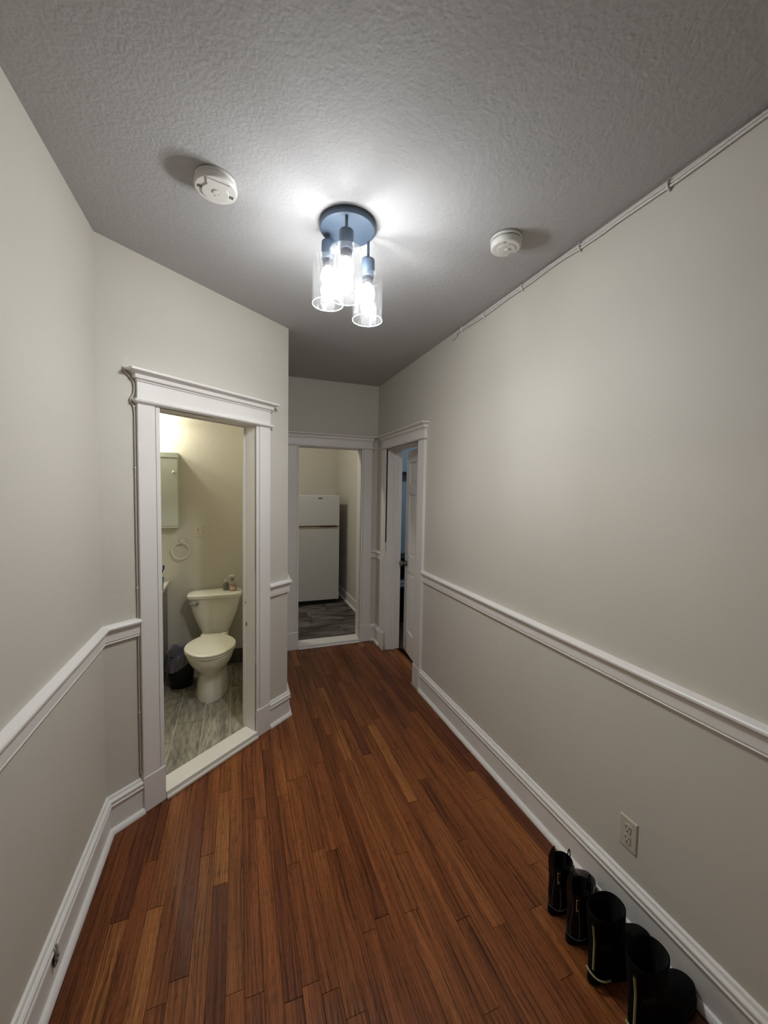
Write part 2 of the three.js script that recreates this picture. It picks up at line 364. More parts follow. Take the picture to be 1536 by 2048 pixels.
// ------------------------------------------------------------------ door trims
function doorTrim(f, [a, b, h], [ca, cb], th, y0, capTop, extend = [0.022, 0.022]) {
  const g = structGroup('trim');
  const side = (o0, o1, inner) => {                               // flat board with a lower lip along the opening
    const lip = 0.020, dir = inner > 0 ? 1 : -1, x0 = Math.min(o0, o1), x1 = Math.max(o0, o1);
    const flat = dir > 0 ? [x0, x1 - lip - 0.004] : [x0 + lip + 0.004, x1], strip = dir > 0 ? [x1 - lip, x1] : [x0, x0 + lip], groove = dir > 0 ? [x1 - lip - 0.005, x1 - lip + 0.001] : [x0 + lip - 0.001, x0 + lip + 0.005];
    mesh('casing', [on(f, bx(flat[0], flat[1], 0.176, h, 0, 0.022, 0.0016)), on(f, bx(strip[0], strip[1], 0.176, h, 0, 0.0185, 0.0016)), on(f, bx(groove[0], groove[1], 0.176, h, 0, 0.011))], M.trim, g);
    mesh('plinth_block', on(f, solid([[0.002, 0], [0.172, 0], [0.177, 0.003]].map(([y, e]) => [V(x0, y, 0), V(x0, y, 0.026 - e), V(x1, y, 0.026 - e), V(x1, y, 0)]))), M.trim, g);
  };
  side(ca, a, 1); side(cb, b, -1);
  // header: bead, frieze, crown
  const L = (list) => on(f, rectStack(list.map(([y, off]) => [h + y, ca - Math.max(0, off - 0.022), cb + Math.max(0, off - 0.022), off])));
  mesh('header_bead', L([[0, 0.024], [0.003, 0.030], [0.009, 0.0375], [0.016, 0.0385], [0.020, 0.036], [0.022, 0.024]]), M.trim, g);
  mesh('frieze', L([[0.022, 0.022], [capTop - 0.052, 0.022]]), M.trim, g);
  const c = capTop - 0.052;
  mesh('crown', L([[c, 0.026], [c + 0.005, 0.028], [c + 0.006, 0.024], [c + 0.009, 0.024], [c + 0.010, 0.029], [c + 0.011, 0.034], [c + 0.014, 0.0365], [c + 0.026, 0.0375], [c + 0.030, 0.036], [c + 0.031, 0.040], [c + 0.036, 0.045], [c + 0.039, 0.054], [c + 0.040, 0.062], [c + 0.042, 0.064], [c + 0.050, 0.064], [c + 0.052, 0.062]]), M.trim, g);
  // jamb boards through the wall
  const z1 = 0.014, z0 = -th - 0.012;
  mesh('jamb', on(f, bx(a - J, a, y0, h, z0, z1)), M.trim, g);
  mesh('jamb', on(f, bx(b, b + J, y0, h, z0, z1)), M.trim, g);
  mesh('jamb', on(f, bx(a - J, b + J, h, h + J, z0, z1)), M.trim, g);
  return g;
}
const tb = doorTrim(FB, BATH, CB, 0.1, 0.005, 0.152);
const tk = doorTrim(FK, KIT, CK, 0.12, 0.005, 0.130);
const td = doorTrim(FR, BED, CR, 0.14, 0.002, 0.132);
// stop beads and the sills
mesh('door_stop', [on(FB, bx(BATH[1] - 0.004, BATH[1], 0.03, BATH[2], -0.104, -0.088)), on(FB, bx(BATH[0], BATH[0] + 0.004, 0.03, BATH[2], -0.104, -0.088)), on(FB, bx(BATH[0] + 0.004, BATH[1] - 0.004, BATH[2] - 0.004, BATH[2], -0.104, -0.088))], M.trim, tb);
mesh('strike_plate', on(FB, bx(BATH[1] - 0.0015, BATH[1], 0.70, 0.725, -0.082, -0.072)), M.nickel, tb);
mesh('strike_plate', on(FB, bx(BATH[1] - 0.0015, BATH[1], 0.845, 0.858, -0.090, -0.082)), M.nickel, tb);
const sillMat = S({ color: 0xeae6dc, roughness: 0.35 });
mesh('sill', [on(FB, bx(BATH[0] + 0.001, BATH[1] - 0.001, 0.014, 0.040, -0.085, 0.030, 0.003))], sillMat, tb);
mesh('sill_strip', [on(FB, bx(BATH[0] + 0.001, BATH[1] - 0.001, 0.001, 0.016, -0.085, 0.040, 0.003))], sillMat, tb);
mesh('sill', on(FK, bx(KIT[0] + 0.001, KIT[1] - 0.001, 0.012, 0.034, -0.125, 0.028, 0.003)), M.trim, tk);
mesh('sill_strip', on(FK, bx(KIT[0] + 0.001, KIT[1] - 0.001, 0.001, 0.013, -0.125, 0.042, 0.003)), M.trim, tk);
mesh('door_stop', [on(FR, bx(BED[0], BED[0] + 0.012, 0.002, BED[2], -0.10, -0.065)), on(FR, bx(BED[0], BED[1], BED[2] - 0.012, BED[2], -0.10, -0.065))], M.trim, td);

// ------------------------------------------------------------------ bedroom door, ajar
{
  const d = structGroup('door'); d.name = 'door_1';
  d.position.set(XR + 0.098, 0.012, BED[1] - 0.006); d.rotation.y = THREE.MathUtils.degToRad(82.2);
  const w = 0.69, h = 1.945, t = 0.035, m = M.trim;
  const cols = [[0.105, 0.31], [0.38, 0.585]], rows = [[0.21, 0.79], [0.95, 1.53], [1.63, 1.83]];
  const hole = (s, x0, x1, y0, y1) => { const p = new THREE.Path(); p.moveTo(x0, y0); p.lineTo(x0, y1); p.lineTo(x1, y1); p.lineTo(x1, y0); p.closePath(); s.holes.push(p); };
  const s = new THREE.Shape(); s.moveTo(0, 0); s.lineTo(w, 0); s.lineTo(w, h); s.lineTo(0, h); s.closePath();
  for (const [x0, x1] of cols) for (const [y0, y1] of rows) hole(s, x0, x1, y0, y1);
  mesh('door_leaf', metricUV(new THREE.ExtrudeGeometry(s, { depth: t, bevelEnabled: false })), m, d);
  for (const [x0, x1] of cols) for (const [y0, y1] of rows) {
    const r = (z, e) => [V(x0 + e, y0 + e, z), V(x1 - e, y0 + e, z), V(x1 - e, y1 - e, z), V(x0 + e, y1 - e, z)];
    mesh('panel', solid([r(0.004, 0.034), r(0.012, 0.012), r(0.013, 0), r(t - 0.013, 0), r(t - 0.012, 0.012), r(t - 0.004, 0.034)]), m, d);
  }
  for (const sgn of [-1, 1]) {
    const k = lathe([[0, 0], [0.031, 0], [0.031, 0.004], [0.027, 0.009], [0.012, 0.011], [0.011, 0.036], [0.020, 0.041], [0.0265, 0.052], [0.0265, 0.060], [0.021, 0.068], [0, 0.070]], 28);
    k.rotateX(sgn < 0 ? -Math.PI / 2 : Math.PI / 2); k.translate(0.63, 0.86, sgn < 0 ? 0 : t);
    mesh('knob', k, M.nickel, d);
  }
  for (const y of [0.2, 1.0, 1.74]) mesh('hinge', [cyl(0.006, 0.006, y, y + 0.085, -0.004, t + 0.002, 12), bx(-0.001, 0.03, y, y + 0.085, t - 0.0005, t + 0.0015)], M.nickel, d);
}

// ------------------------------------------------------------------ ceiling lamp in the hall
{
  const C = [0.413, -1.572], spots = [[0.510, -1.604, 2.287], [0.346, -1.622, 2.331], [0.386, -1.488, 2.305]];
  const t = thing('ceiling_light', 'three-pendant flush ceiling light with dark slate canopy and clear glass cylinder shades', 'ceiling light', [C[0], H, C[1]]);
  mesh('canopy', lathe([[0, 0], [0.111, 0], [0.111, -0.022], [0.108, -0.0255], [0.104, -0.0265], [0, -0.0265]], 72), M.slateMetal, t);
  for (const [x, z, b] of spots) {
    const g = new THREE.Group(); g.name = 'pendant'; t.add(g); g.position.set(x - C[0], b - H, z - C[1]);
    mesh('rod', cyl(0.0055, 0.0055, 0.246, H - b - 0.026, 0, 0, 16), M.slateMetal, g);
    mesh('socket_cup', lathe([[0, 0.250], [0.020, 0.250], [0.0265, 0.246], [0.0275, 0.240], [0.0275, 0.178], [0, 0.178]], 32), M.slateMetal, g);
    mesh('socket', lathe([[0, 0.1735], [0.0225, 0.1735], [0.0225, 0.155], [0.021, 0.152], [0, 0.152]], 32), M.socket, g);
    mesh('glass_shade', lathe([[0.0635, 0.001], [0.0635, 0.171], [0.0615, 0.1745], [0.057, 0.177], [0.0285, 0.177], [0.0285, 0.1742], [0.056, 0.1742], [0.0595, 0.1725], [0.0607, 0.169], [0.0607, 0.001]], 64), M.glass, g);
    const rim = new THREE.TorusGeometry(0.0621, 0.0016, 8, 72); rim.rotateX(Math.PI / 2); rim.translate(0, 0.001, 0);
    mesh('glass_rim', rim, M.rim, g);
    mesh('bulb_base', lathe([[0.0275, 0.124], [0.0280, 0.127], [0.0255, 0.134], [0.0205, 0.141], [0.0165, 0.146], [0.0145, 0.1525], [0, 0.1525], [0, 0.149], [0.0120, 0.145], [0.0190, 0.137], [0.0240, 0.127], [0.0275, 0.124]], 40), M.plastic, g);
    mesh('bulb', lathe([[0.0, 0.074], [0.010, 0.0752], [0.019, 0.080], [0.026, 0.0885], [0.0294, 0.098], [0.0300, 0.107], [0.0292, 0.116], [0.0276, 0.1235], [0, 0.1235]], 40),
      S({ color: 0xffffff, roughness: 0.4, emissive: HALL_TINT, emissiveIntensity: 5 }), g);
    const l = new THREE.PointLight(HALL_TINT, HALL_BULB, 0, 2); l.position.set(x, b + 0.101, z); l.shadow.radius = 1.4; scene.add(l);
    const d = new THREE.SpotLight(HALL_TINT, HALL_DOWN, 0, 1.5, 1, 2); d.position.set(x, b + 0.100, z); d.target.position.set(x, 0, z); d.shadow.radius = 1.4; scene.add(d, d.target);
  }
}

// ------------------------------------------------------------------ smoke alarms
{
  const slotRow = (n, x0, z0, dx, dz, ang, len, wid) => Array.from({ length: n }, (_, i) => { const g = new RoundedBoxGeometry(wid, 0.0012, len, 1, 0.0005); g.rotateY(ang); g.translate(x0 + i * dx, -0.0366, z0 + i * dz); return g; });
  // left: large face with two groups of slots, a raised panel and a test button
  const a = thing('smoke_alarm', 'round white smoke alarm on the ceiling near the left wall, with three-slot vents either side', 'smoke alarm', [-0.068, H, -1.525], 0.21);
  mesh('mounting_ring', lathe([[0, 0], [0.066, 0], [0.066, -0.006], [0.064, -0.008], [0, -0.008]], 64), M.plastic, a);
  mesh('body', lathe([[0, -0.008], [0.0655, -0.008], [0.0665, -0.010], [0.0665, -0.0125], [0.0645, -0.0132], [0.0645, -0.0148], [0.0668, -0.0155], [0.0690, -0.022], [0.0695, -0.029], [0.0675, -0.034], [0.064, -0.0362], [0, -0.0362]], 72), M.plastic, a);
  const sh = new THREE.Shape(); sh.moveTo(-0.036, 0.050); sh.lineTo(0.036, 0.050); sh.lineTo(0.030, 0.022); sh.quadraticCurveTo(0.052, -0.004, 0.034, -0.034); sh.quadraticCurveTo(0, -0.060, -0.034, -0.034); sh.quadraticCurveTo(-0.052, -0.004, -0.030, 0.022); sh.closePath();
  const pg = new THREE.ExtrudeGeometry(sh, { depth: 0.0036, bevelEnabled: true, bevelSize: 0.001, bevelThickness: 0.001, bevelSegments: 2, curveSegments: 16 }); pg.rotateX(Math.PI / 2); pg.translate(0, -0.0352, 0);
  mesh('face_panel', pg, M.plastic, a);
  mesh('test_button', lathe([[0, -0.0420], [0.0095, -0.0420], [0.0105, -0.0410], [0.0105, -0.037]], 28), M.plastic, a);
  const ring = new THREE.TorusGeometry(0.0125, 0.0011, 8, 32); ring.rotateX(Math.PI / 2); ring.translate(0, -0.0398, 0); mesh('button_ring', ring, S({ color: 0xb8b5af, roughness: 0.5 }), a);
  mesh('indicator_light', mv(new THREE.SphereGeometry(0.0017, 10, 8), 0, -0.0400, -0.019), M.slot, a);
  mesh('vent', slotRow(3, -0.056, -0.004, 0.0048, 0, 0.1, 0.014, 0.0024), M.slot, a);
  mesh('vent', slotRow(3, 0.0464, -0.004, 0.0048, 0, -0.1, 0.014, 0.0024), M.slot, a);
  // right: smaller domed face, side vents
  const b = thing('smoke_alarm', 'small white smoke alarm on the ceiling beside the cable on the right', 'smoke alarm', [1.047, H, -1.408], 0.35);
  mesh('mounting_ring', lathe([[0, 0], [0.064, 0], [0.064, -0.010], [0.062, -0.012], [0, -0.012]], 64), M.plastic, b);
  mesh('body', lathe([[0, -0.012], [0.055, -0.012], [0.055, -0.016], [0.0605, -0.017], [0.0615, -0.026], [0.0605, -0.038], [0.0575, -0.042], [0.052, -0.0435], [0, -0.0435]], 72), M.plastic, b);
  const side = []; for (let i = 0; i < 6; i++) { const g = new THREE.TorusGeometry(0.0556, 0.0016, 6, 14, 0.75); g.rotateX(Math.PI / 2); g.rotateY(i * 1.047); g.translate(0, -0.0142, 0); side.push(g); }
  mesh('vent', side, M.slot, b);
  const fp = new THREE.Shape(); fp.absarc(0, 0, 0.036, 0.5, 5.3, false); fp.lineTo(0.012, -0.012); fp.closePath();
  const fg = new THREE.ExtrudeGeometry(fp, { depth: 0.0016, bevelEnabled: true, bevelSize: 0.0008, bevelThickness: 0.0008, bevelSegments: 2, curveSegments: 24 }); fg.rotateX(Math.PI / 2); fg.translate(0.002, -0.0432, 0);
  mesh('face_panel', fg, M.plastic, b);
  mesh('test_button', mv(lathe([[0, -0.0492], [0.009, -0.0492], [0.0105, -0.048], [0.0105, -0.044]], 28), 0.004, 0, 0.004), M.plastic, b);
  const sl = []; for (let i = 0; i < 3; i++) { const g = new THREE.TorusGeometry(0.041 + i * 0.0045, 0.0009, 6, 14, 0.55); g.rotateX(Math.PI / 2); g.rotateY(0.35); g.translate(0, -0.0434, 0); sl.push(g); }
  mesh('vent', sl, S({ color: 0x8c8a86, roughness: 0.7 }), b);
  const s2 = []; for (let i = 0; i < 4; i++) { const g = new RoundedBoxGeometry(0.0014, 0.0012, 0.012, 1, 0.0005); g.translate(-0.046 + i * 0.0032, -0.0437, 0.022); s2.push(g); }
  mesh('vent', s2, S({ color: 0x77756f, roughness: 0.7 }), b);
  mesh('indicator_light', mv(new THREE.SphereGeometry(0.0018, 10, 8), -0.012, -0.0452, 0.010), M.slot, b);
}

// ------------------------------------------------------------------ cables
{
  // two white cables clipped along the top of the right wall
  const c = thing('ceiling_cable', 'pair of white cables clipped along the top of the right wall', 'cable');
  const zs = []; for (let z = 1.3; z > -2.34; z -= 0.09) zs.push(z);
  const sag = (z) => 0.003 * Math.sin(z * 7.3) + 0.0022 * Math.sin(z * 17 + 1);
  const upper = zs.map((z) => [XR - 0.008, H - 0.016 + sag(z), z]), lower = zs.map((z) => [XR - 0.0075, H - 0.0265 + sag(z) * 1.1 - 0.0006 * Math.sin(z * 23), z]);
  upper.push([XR - 0.008, H - 0.024, -2.30], [XR - 0.006, H - 0.038, -2.345], [XR + 0.004, H - 0.046, -2.365]);
  lower.push([XR - 0.0075, H - 0.034, -2.29], [XR - 0.006, H - 0.047, -2.335], [XR + 0.004, H - 0.055, -2.355]);
  mesh('strand', tube(upper, 0.0048, 160, 8), M.cable, c);
  mesh('strand', tube(lower, 0.0048, 160, 8), M.cable, c);
  for (const z of [-0.36, -0.948, -1.309, -1.664, -1.99, -2.23]) {
    const y = H - 0.021 + sag(z), arc = []; for (let k = 0; k <= 10; k++) { const q = -1.9 + k * 0.38; arc.push([XR - 0.001 - 0.0145 * Math.cos(q * 0.82), y + 0.016 * Math.sin(q * 0.82), z]); }
    mesh('clip', tube(arc, 0.0042, 20, 6), M.plastic, c);
  }
  // cream cable following the left edge of the bathroom door trim
  const e = CB[0], h = BATH[2], pt = (t, y, o) => V(t, y, o).applyMatrix4(FB);
  const path = [[e - 0.006, 0.20], [e - 0.0065, 0.6], [e - 0.006, 0.95], [e - 0.007, 1.4], [e - 0.006, 1.8], [e - 0.007, h - 0.03], [e - 0.012, h - 0.008], [e - 0.0225, h + 0.006], [e - 0.0225, h + 0.018], [e - 0.012, h + 0.034], [e - 0.007, h + 0.05], [e - 0.007, h + 0.085], [e - 0.014, h + 0.104], [e - 0.028, h + 0.118], [e - 0.046, h + 0.136], [e - 0.048, h + 0.152]].map(([t, y]) => pt(t, y, 0.006));
  const d = thing('door_cable', 'thin cream cable running up the left edge of the bathroom door trim', 'cable');
  mesh('strand', tube(path, 0.0038, 160, 8), S({ color: 0xbfb6ab, roughness: 0.5 }), d);
  for (const y of [0.5, 1.1, 1.66, h - 0.016]) mesh('staple', on(FB, bx(e - 0.0115, e - 0.002, y, y + 0.004, 0.001, 0.0105)), M.plastic, d);
}
// ------------------------------------------------------------------ outlets and switches
function receptacle(parent, f, cx, cy, z, mat) {
  const s = new THREE.Shape(); s.absarc(0, 0, 0.0172, -0.75, 0.75, false); s.absarc(0, 0, 0.0172, Math.PI - 0.75, Math.PI + 0.75, false); s.closePath();
  const g = new THREE.ExtrudeGeometry(s, { depth: 0.0024, bevelEnabled: true, bevelSize: 0.0006, bevelThickness: 0.0006, bevelSegments: 1, curveSegments: 12 }); g.rotateZ(Math.PI / 2); g.translate(cx, cy, z);
  const r = mesh('receptacle', on(f, g), mat, parent);
  const gr = cyl(0.0026, 0.0026, 0, 0.0006, 0, 0, 14); gr.rotateX(Math.PI / 2); gr.translate(cx, cy - 0.0085, z + 0.0032);
  mesh('slot', [on(f, bx(cx - 0.0075, cx - 0.0053, cy + 0.001, cy + 0.0095, z + 0.0028, z + 0.0036)), on(f, bx(cx + 0.0053, cx + 0.0075, cy + 0.002, cy + 0.0090, z + 0.0028, z + 0.0036)), on(f, gr)], M.slot, r);
}
function plateGeo(w, h) { const r = (z, e) => [V(-w / 2 + e, -h / 2 + e, z), V(w / 2 - e, -h / 2 + e, z), V(w / 2 - e, h / 2 - e, z), V(-w / 2 + e, h / 2 - e, z)]; return solid([r(0, 0), r(0.0025, 0), r(0.0052, 0.0035)]); }
{
  const t = thing('wall_outlet', 'almond duplex wall outlet low on the right wall above the boots', 'outlet'), cx = -0.967, cy = 0.326;
  mesh('cover_plate', on(FR, mv(plateGeo(0.068, 0.116), cx, cy, 0)), M.almond, t);
  receptacle(t, FR, cx, cy + 0.0195, 0.0045, M.almond); receptacle(t, FR, cx, cy - 0.0195, 0.0045, M.almond);
  const sc = new THREE.SphereGeometry(0.0028, 10, 8); sc.scale(1, 1, 0.4); mesh('screw', on(FR, mv(sc, cx, cy, 0.0055)), M.nickel, t);
  const b = thing('switch_plate', 'white double plate with a toggle switch and an outlet on the bathroom wall', 'switch plate'), bxx = -0.2955, by = 1.2125;
  mesh('cover_plate', on(FBB, mv(plateGeo(0.116, 0.116), bxx, by, 0)), S({ color: 0xd3cebb, roughness: 0.4 }), b);
  receptacle(b, FBB, bxx + 0.023, by + 0.0195, 0.0045, S({ color: 0xd3cebb, roughness: 0.4 })); receptacle(b, FBB, bxx + 0.023, by - 0.0195, 0.0045, S({ color: 0xd3cebb, roughness: 0.4 }));
  mesh('switch_frame', on(FBB, bx(bxx - 0.028, bxx - 0.018, by - 0.012, by + 0.012, 0.0045, 0.0058)), S({ color: 0x9c9886, roughness: 0.5 }), b);
  const tg = bx(-0.0035, 0.0035, -0.004, 0.004, 0, 0.013, 0.0015); tg.rotateX(0.5); mesh('toggle', on(FBB, mv(tg, bxx - 0.023, by - 0.003, 0.005)), S({ color: 0xbdb8a4, roughness: 0.4 }), b);
  for (const dy of [-0.03, 0.03]) { const q = new THREE.SphereGeometry(0.0026, 10, 8); q.scale(1, 1, 0.4); mesh('screw', on(FBB, mv(q, bxx - 0.023, by + dy, 0.0055)), M.nickel, b); }
}

// ------------------------------------------------------------------ bathroom
// oval / squircle ring in plan
function oval(y, x0, x1, z0, z1, p = 2.2, pz = p, n = 56) {
  const cx = (x0 + x1) / 2, cz = (z0 + z1) / 2, a = (x1 - x0) / 2, b = (z1 - z0) / 2, out = [];
  for (let i = 0; i < n; i++) { const q = (i / n) * Math.PI * 2, c = Math.cos(q), s = Math.sin(q); out.push(V(cx + a * Math.sign(c) * Math.pow(Math.abs(c), 2 / p), y, cz + b * Math.sign(s) * Math.pow(Math.abs(s), 2 / pz))); }
  return out;
}
{
  const y0 = 0.0155, t = thing('toilet', 'white two-piece toilet with closed lid in the bathroom', 'toilet', [-0.174, y0, ZBB], -0.035);
  // local z = distance from the rear wall, local y above the tile
  const bowl = [[0.000, -0.116, 0.116, 0.14, 0.642], [0.012, -0.117, 0.117, 0.14, 0.644], [0.06, -0.112, 0.112, 0.14, 0.640], [0.13, -0.106, 0.106, 0.14, 0.638], [0.18, -0.103, 0.103, 0.14, 0.640], [0.205, -0.107, 0.107, 0.15, 0.650], [0.235, -0.124, 0.124, 0.18, 0.682], [0.27, -0.143, 0.143, 0.23, 0.715], [0.31, -0.157, 0.157, 0.28, 0.741], [0.345, -0.165, 0.165, 0.31, 0.752], [0.356, -0.166, 0.166, 0.32, 0.755], [0.360, -0.162, 0.162, 0.325, 0.750], [0.3645, -0.158, 0.158, 0.33, 0.745]];
  mesh('bowl', [solid(bowl.map(([y, a, b, c, d]) => oval(y, a, b, c, d, 2.25, 2.1)), 0.7), solid([[0.15, 0.090], [0.25, 0.095], [0.30, 0.102], [0.352, 0.104], [0.358, 0.101]].map(([y, w]) => oval(y, -w, w, 0.015, 0.40, 8, 8)), 0.7)], M.porcelain, t);
  const egg = (y, w, zf, zb) => oval(y, -w, w, zb, zf, 2.15, 2.1).map((p) => { const k = (p.z - zb) / (zf - zb); return V(p.x * (0.9 + 0.2 * Math.sin(Math.PI * Math.min(1, k * 0.95))) / 1.08, p.y, p.z); });
  mesh('seat', solid([egg(0.364, 0.166, 0.760, 0.335), egg(0.368, 0.171, 0.765, 0.332), egg(0.3765, 0.172, 0.766, 0.332), egg(0.3780, 0.164, 0.752, 0.338), egg(0.3836, 0.160, 0.748, 0.340)], 0.6), M.seat, t);
  mesh('seat_lid', solid([egg(0.3835, 0.164, 0.752, 0.338), egg(0.3850, 0.173, 0.767, 0.330), egg(0.394, 0.172, 0.766, 0.330), egg(0.398, 0.168, 0.760, 0.333), egg(0.4005, 0.150, 0.735, 0.350), egg(0.4015, 0.08, 0.64, 0.42)], 0.6), M.seat, t);
  for (const s of [-1, 1]) mesh('seat_hinge', bx(s * 0.075 - 0.02, s * 0.075 + 0.02, 0.355, 0.392, 0.305, 0.338, 0.005), M.seat, t);
  const tank = [[0.345, 0.098, 0.035, 0.180], [0.352, 0.106, 0.03, 0.190], [0.40, 0.127, 0.026, 0.196], [0.46, 0.151, 0.022, 0.200], [0.52, 0.171, 0.019, 0.203], [0.58, 0.187, 0.017, 0.206], [0.63, 0.199, 0.016, 0.208], [0.655, 0.203, 0.016, 0.208]];
  mesh('tank', solid(tank.map(([y, w, b, f]) => oval(y, -w, w, b, f, 5, 5).map((p) => V(p.x, p.y, p.z + (p.z > 0.1 ? 0.012 * (1 - (p.x / w) ** 2) : 0)))), 0.6), M.porcelain, t);
  const lid = (y, e) => oval(y, -0.213 + e, 0.213 - e, 0.008 + e * 0.4, 0.222 - e, 6, 6).map((p) => V(p.x * (p.z < 0.1 ? 0.965 : 1), p.y, p.z + (p.z > 0.1 ? 0.012 * (1 - (p.x / 0.213) ** 2) : 0)));
  mesh('tank_lid', solid([lid(0.651, 0.006), lid(0.655, 0.001), lid(0.676, 0), lid(0.681, 0.003), lid(0.684, 0.012), lid(0.687, 0.05)], 0.5), M.porcelain, t);
  const lv = mesh('flush_lever', [(() => { const g = cyl(0.0125, 0.0105, 0, 0.014, 0, 0, 20); g.rotateX(Math.PI / 2); return mv(g, -0.130, 0.618, 0.218); })(), (() => { const g = new THREE.SphereGeometry(0.012, 18, 12); return mv(g, -0.130, 0.620, 0.234); })(), (() => { const g = tube([[-0.130, 0.616, 0.233], [-0.150, 0.612, 0.236], [-0.170, 0.614, 0.234], [-0.188, 0.617, 0.229]], 0.0058, 16, 8); return g; })()], M.nickel, t);
}
{ // bottles on the tank lid
  const ly = 0.0155 + 0.687;
  const pump = (x, z, r, hgt, neck, glass, name, label, turn) => {
    const b = thing(name, label, 'bottle', [x, ly - 0.002, z], turn);
    mesh('bottle_body', lathe([[0, 0], [r * 0.93, 0], [r, 0.004], [r, hgt * 0.55], [r * 0.93, hgt * 0.72], [r * 0.62, hgt * 0.9], [neck, hgt * 0.97], [neck, hgt]], 32), glass, b);
    return b;
  };
  const clear = P({ color: 0xf3efe6, roughness: 0.05, transmission: 0.92, thickness: 0, ior: 1.4 });
  const a = pump(-0.045, ZBB + 0.125, 0.031, 0.088, 0.0115, clear, 'soap_bottle', 'clear pump bottle half full of pink liquid, in front on the toilet tank', 0.4);
  mesh('pink_liquid', lathe([[0, 0.003], [0.0285, 0.003], [0.0295, 0.006], [0.0295, 0.046], [0, 0.046]], 28), P({ color: 0xcf9a92, roughness: 0.2, transmission: 0.35, thickness: 0 }), a);
  mesh('pump_collar', lathe([[0.0125, 0.086], [0.0135, 0.088], [0.0135, 0.104], [0.011, 0.107], [0.004, 0.108]], 24), P({ color: 0x8b8674, roughness: 0.25, transmission: 0.2, thickness: 0 }), a);
  mesh('pump_head', [cyl(0.0035, 0.0035, 0.106, 0.126, 0, 0, 12), (() => { const g = tube([[0.014, 0.129, 0], [0, 0.130, 0], [-0.022, 0.128, 0], [-0.036, 0.123, 0]], 0.0042, 20, 8); return g; })()], S({ color: 0xe6e3d8, roughness: 0.35 }), a);
  mesh('label', mv(lathe([[0.0315, 0.010], [0.0315, 0.040]], 24), 0, 0, 0).rotateY(0) && new THREE.CylinderGeometry(0.0315, 0.0315, 0.03, 20, 1, true, -0.9, 1.2).translate(0, 0.026, 0), S({ color: 0xd9c3b3, roughness: 0.5, side: THREE.DoubleSide }), a);
  const c = pump(-0.097, ZBB + 0.095, 0.025, 0.072, 0.010, P({ color: 0xa9aaa0, roughness: 0.08, transmission: 0.7, thickness: 0, ior: 1.4 }), 'soap_bottle', 'smaller grey see-through bottle behind the pink one on the toilet tank', 0);
  mesh('bottle_cap', lathe([[0, 0.092], [0.009, 0.092], [0.0105, 0.089], [0.0105, 0.070]], 24), S({ color: 0xcfccc0, roughness: 0.35 }), c);
}
{ // waste bin with liner
  const t = thing('waste_bin', 'black waste bin with a crumpled purple-grey liner beside the toilet', 'bin', [-0.421, 0.0155, -3.372]);
  const wall = (r0, r1, y0, y1, th) => lathe([[0, y0], [r0, y0], [r1, y1], [r1 - th, y1], [r0 - th, y0 + th], [0, y0 + th]], 40);
  mesh('bin_body', wall(0.082, 0.104, 0, 0.262, 0.004), M.binBlack, t);
  const rows = [], n = 72;
  const prof = [[0.080, 0.10], [0.090, 0.20], [0.0965, 0.250], [0.098, 0.276], [0.104, 0.279], [0.108, 0.268], [0.109, 0.25], [0.110, 0.23], [0.111, 0.21], [0.112, 0.195]];
  for (let k = 0; k < prof.length; k++) {
    const ring = [];
    for (let i = 0; i < n; i++) {
      const q = (i / n) * Math.PI * 2, fold = 0.5 * Math.sin(q * 9 + k * 0.9) + 0.5 * Math.sin(q * 17 - k * 0.6 + 1.3), out = k / (prof.length - 1), amp = k < 3 ? 0.001 : 0.0025 + 0.003 * out;
      const r = prof[k][0] + amp * fold + (k > 5 ? 0.004 * Math.max(0, Math.cos(q - 2.7)) * out : 0);
      const droop = k > 4 ? -0.055 * Math.max(0, Math.cos(q - 2.35)) * out + 0.03 * Math.max(0, Math.cos(q - 0.4)) * out : k > 2 ? 0.012 * Math.sin(q * 5 + 0.4) + 0.012 * Math.cos(q + 1.6) : 0;
      ring.push(V(r * Math.cos(q), prof[k][1] + droop + 0.004 * fold * (k > 2 ? 1 : 0), r * Math.sin(q)));
    }
    rows.push(ring);
  }
  const liner = solid(rows, 1.0, false, false);
  mesh('liner', liner, P({ color: 0xb9b2c2, roughness: 0.3, transmission: 0.72, thickness: 0, side: THREE.DoubleSide }), t);
}
{ // medicine cabinet
  const t = thing('wall_cabinet', 'pale green-white narrow wall cabinet hanging above the bathroom vanity', 'cabinet'), x0 = -0.83, x1 = -0.456, d = 0.108;
  mesh('cabinet_body', on(FBB, bx(x0, x1, 1.25, 1.846, 0, d - 0.018, 0.001)), M.cabinet, t);
  mesh('cornice', on(FBB, rectStack([[1.810, x0 - 0.001, x1 + 0.001, d + 0.002], [1.849, x0 - 0.001, x1 + 0.001, d + 0.002], [1.852, x0 + 0.001, x1 - 0.001, d]])), M.cabinet, t);
  const door = mesh('cabinet_door', on(FBB, bx(x0 + 0.001, x1 - 0.001, 1.256, 1.806, d - 0.017, d, 0.0015)), M.cabinet, t);
  mesh('ledge', on(FBB, bx(x0, x1 + 0.001, 1.244, 1.252, 0, d + 0.001, 0.001)), S({ color: 0xd6d6ca, roughness: 0.4 }), t);
  const k = lathe([[0, 0], [0.006, 0], [0.005, 0.007], [0.009, 0.013], [0.0095, 0.018], [0.006, 0.022], [0, 0.0225]], 20); k.rotateX(Math.PI / 2); k.scale(1, 1.5, 1); k.translate(x1 - 0.026, 1.69, d);
  mesh('knob', on(FBB, k), M.cabinet, door);
}
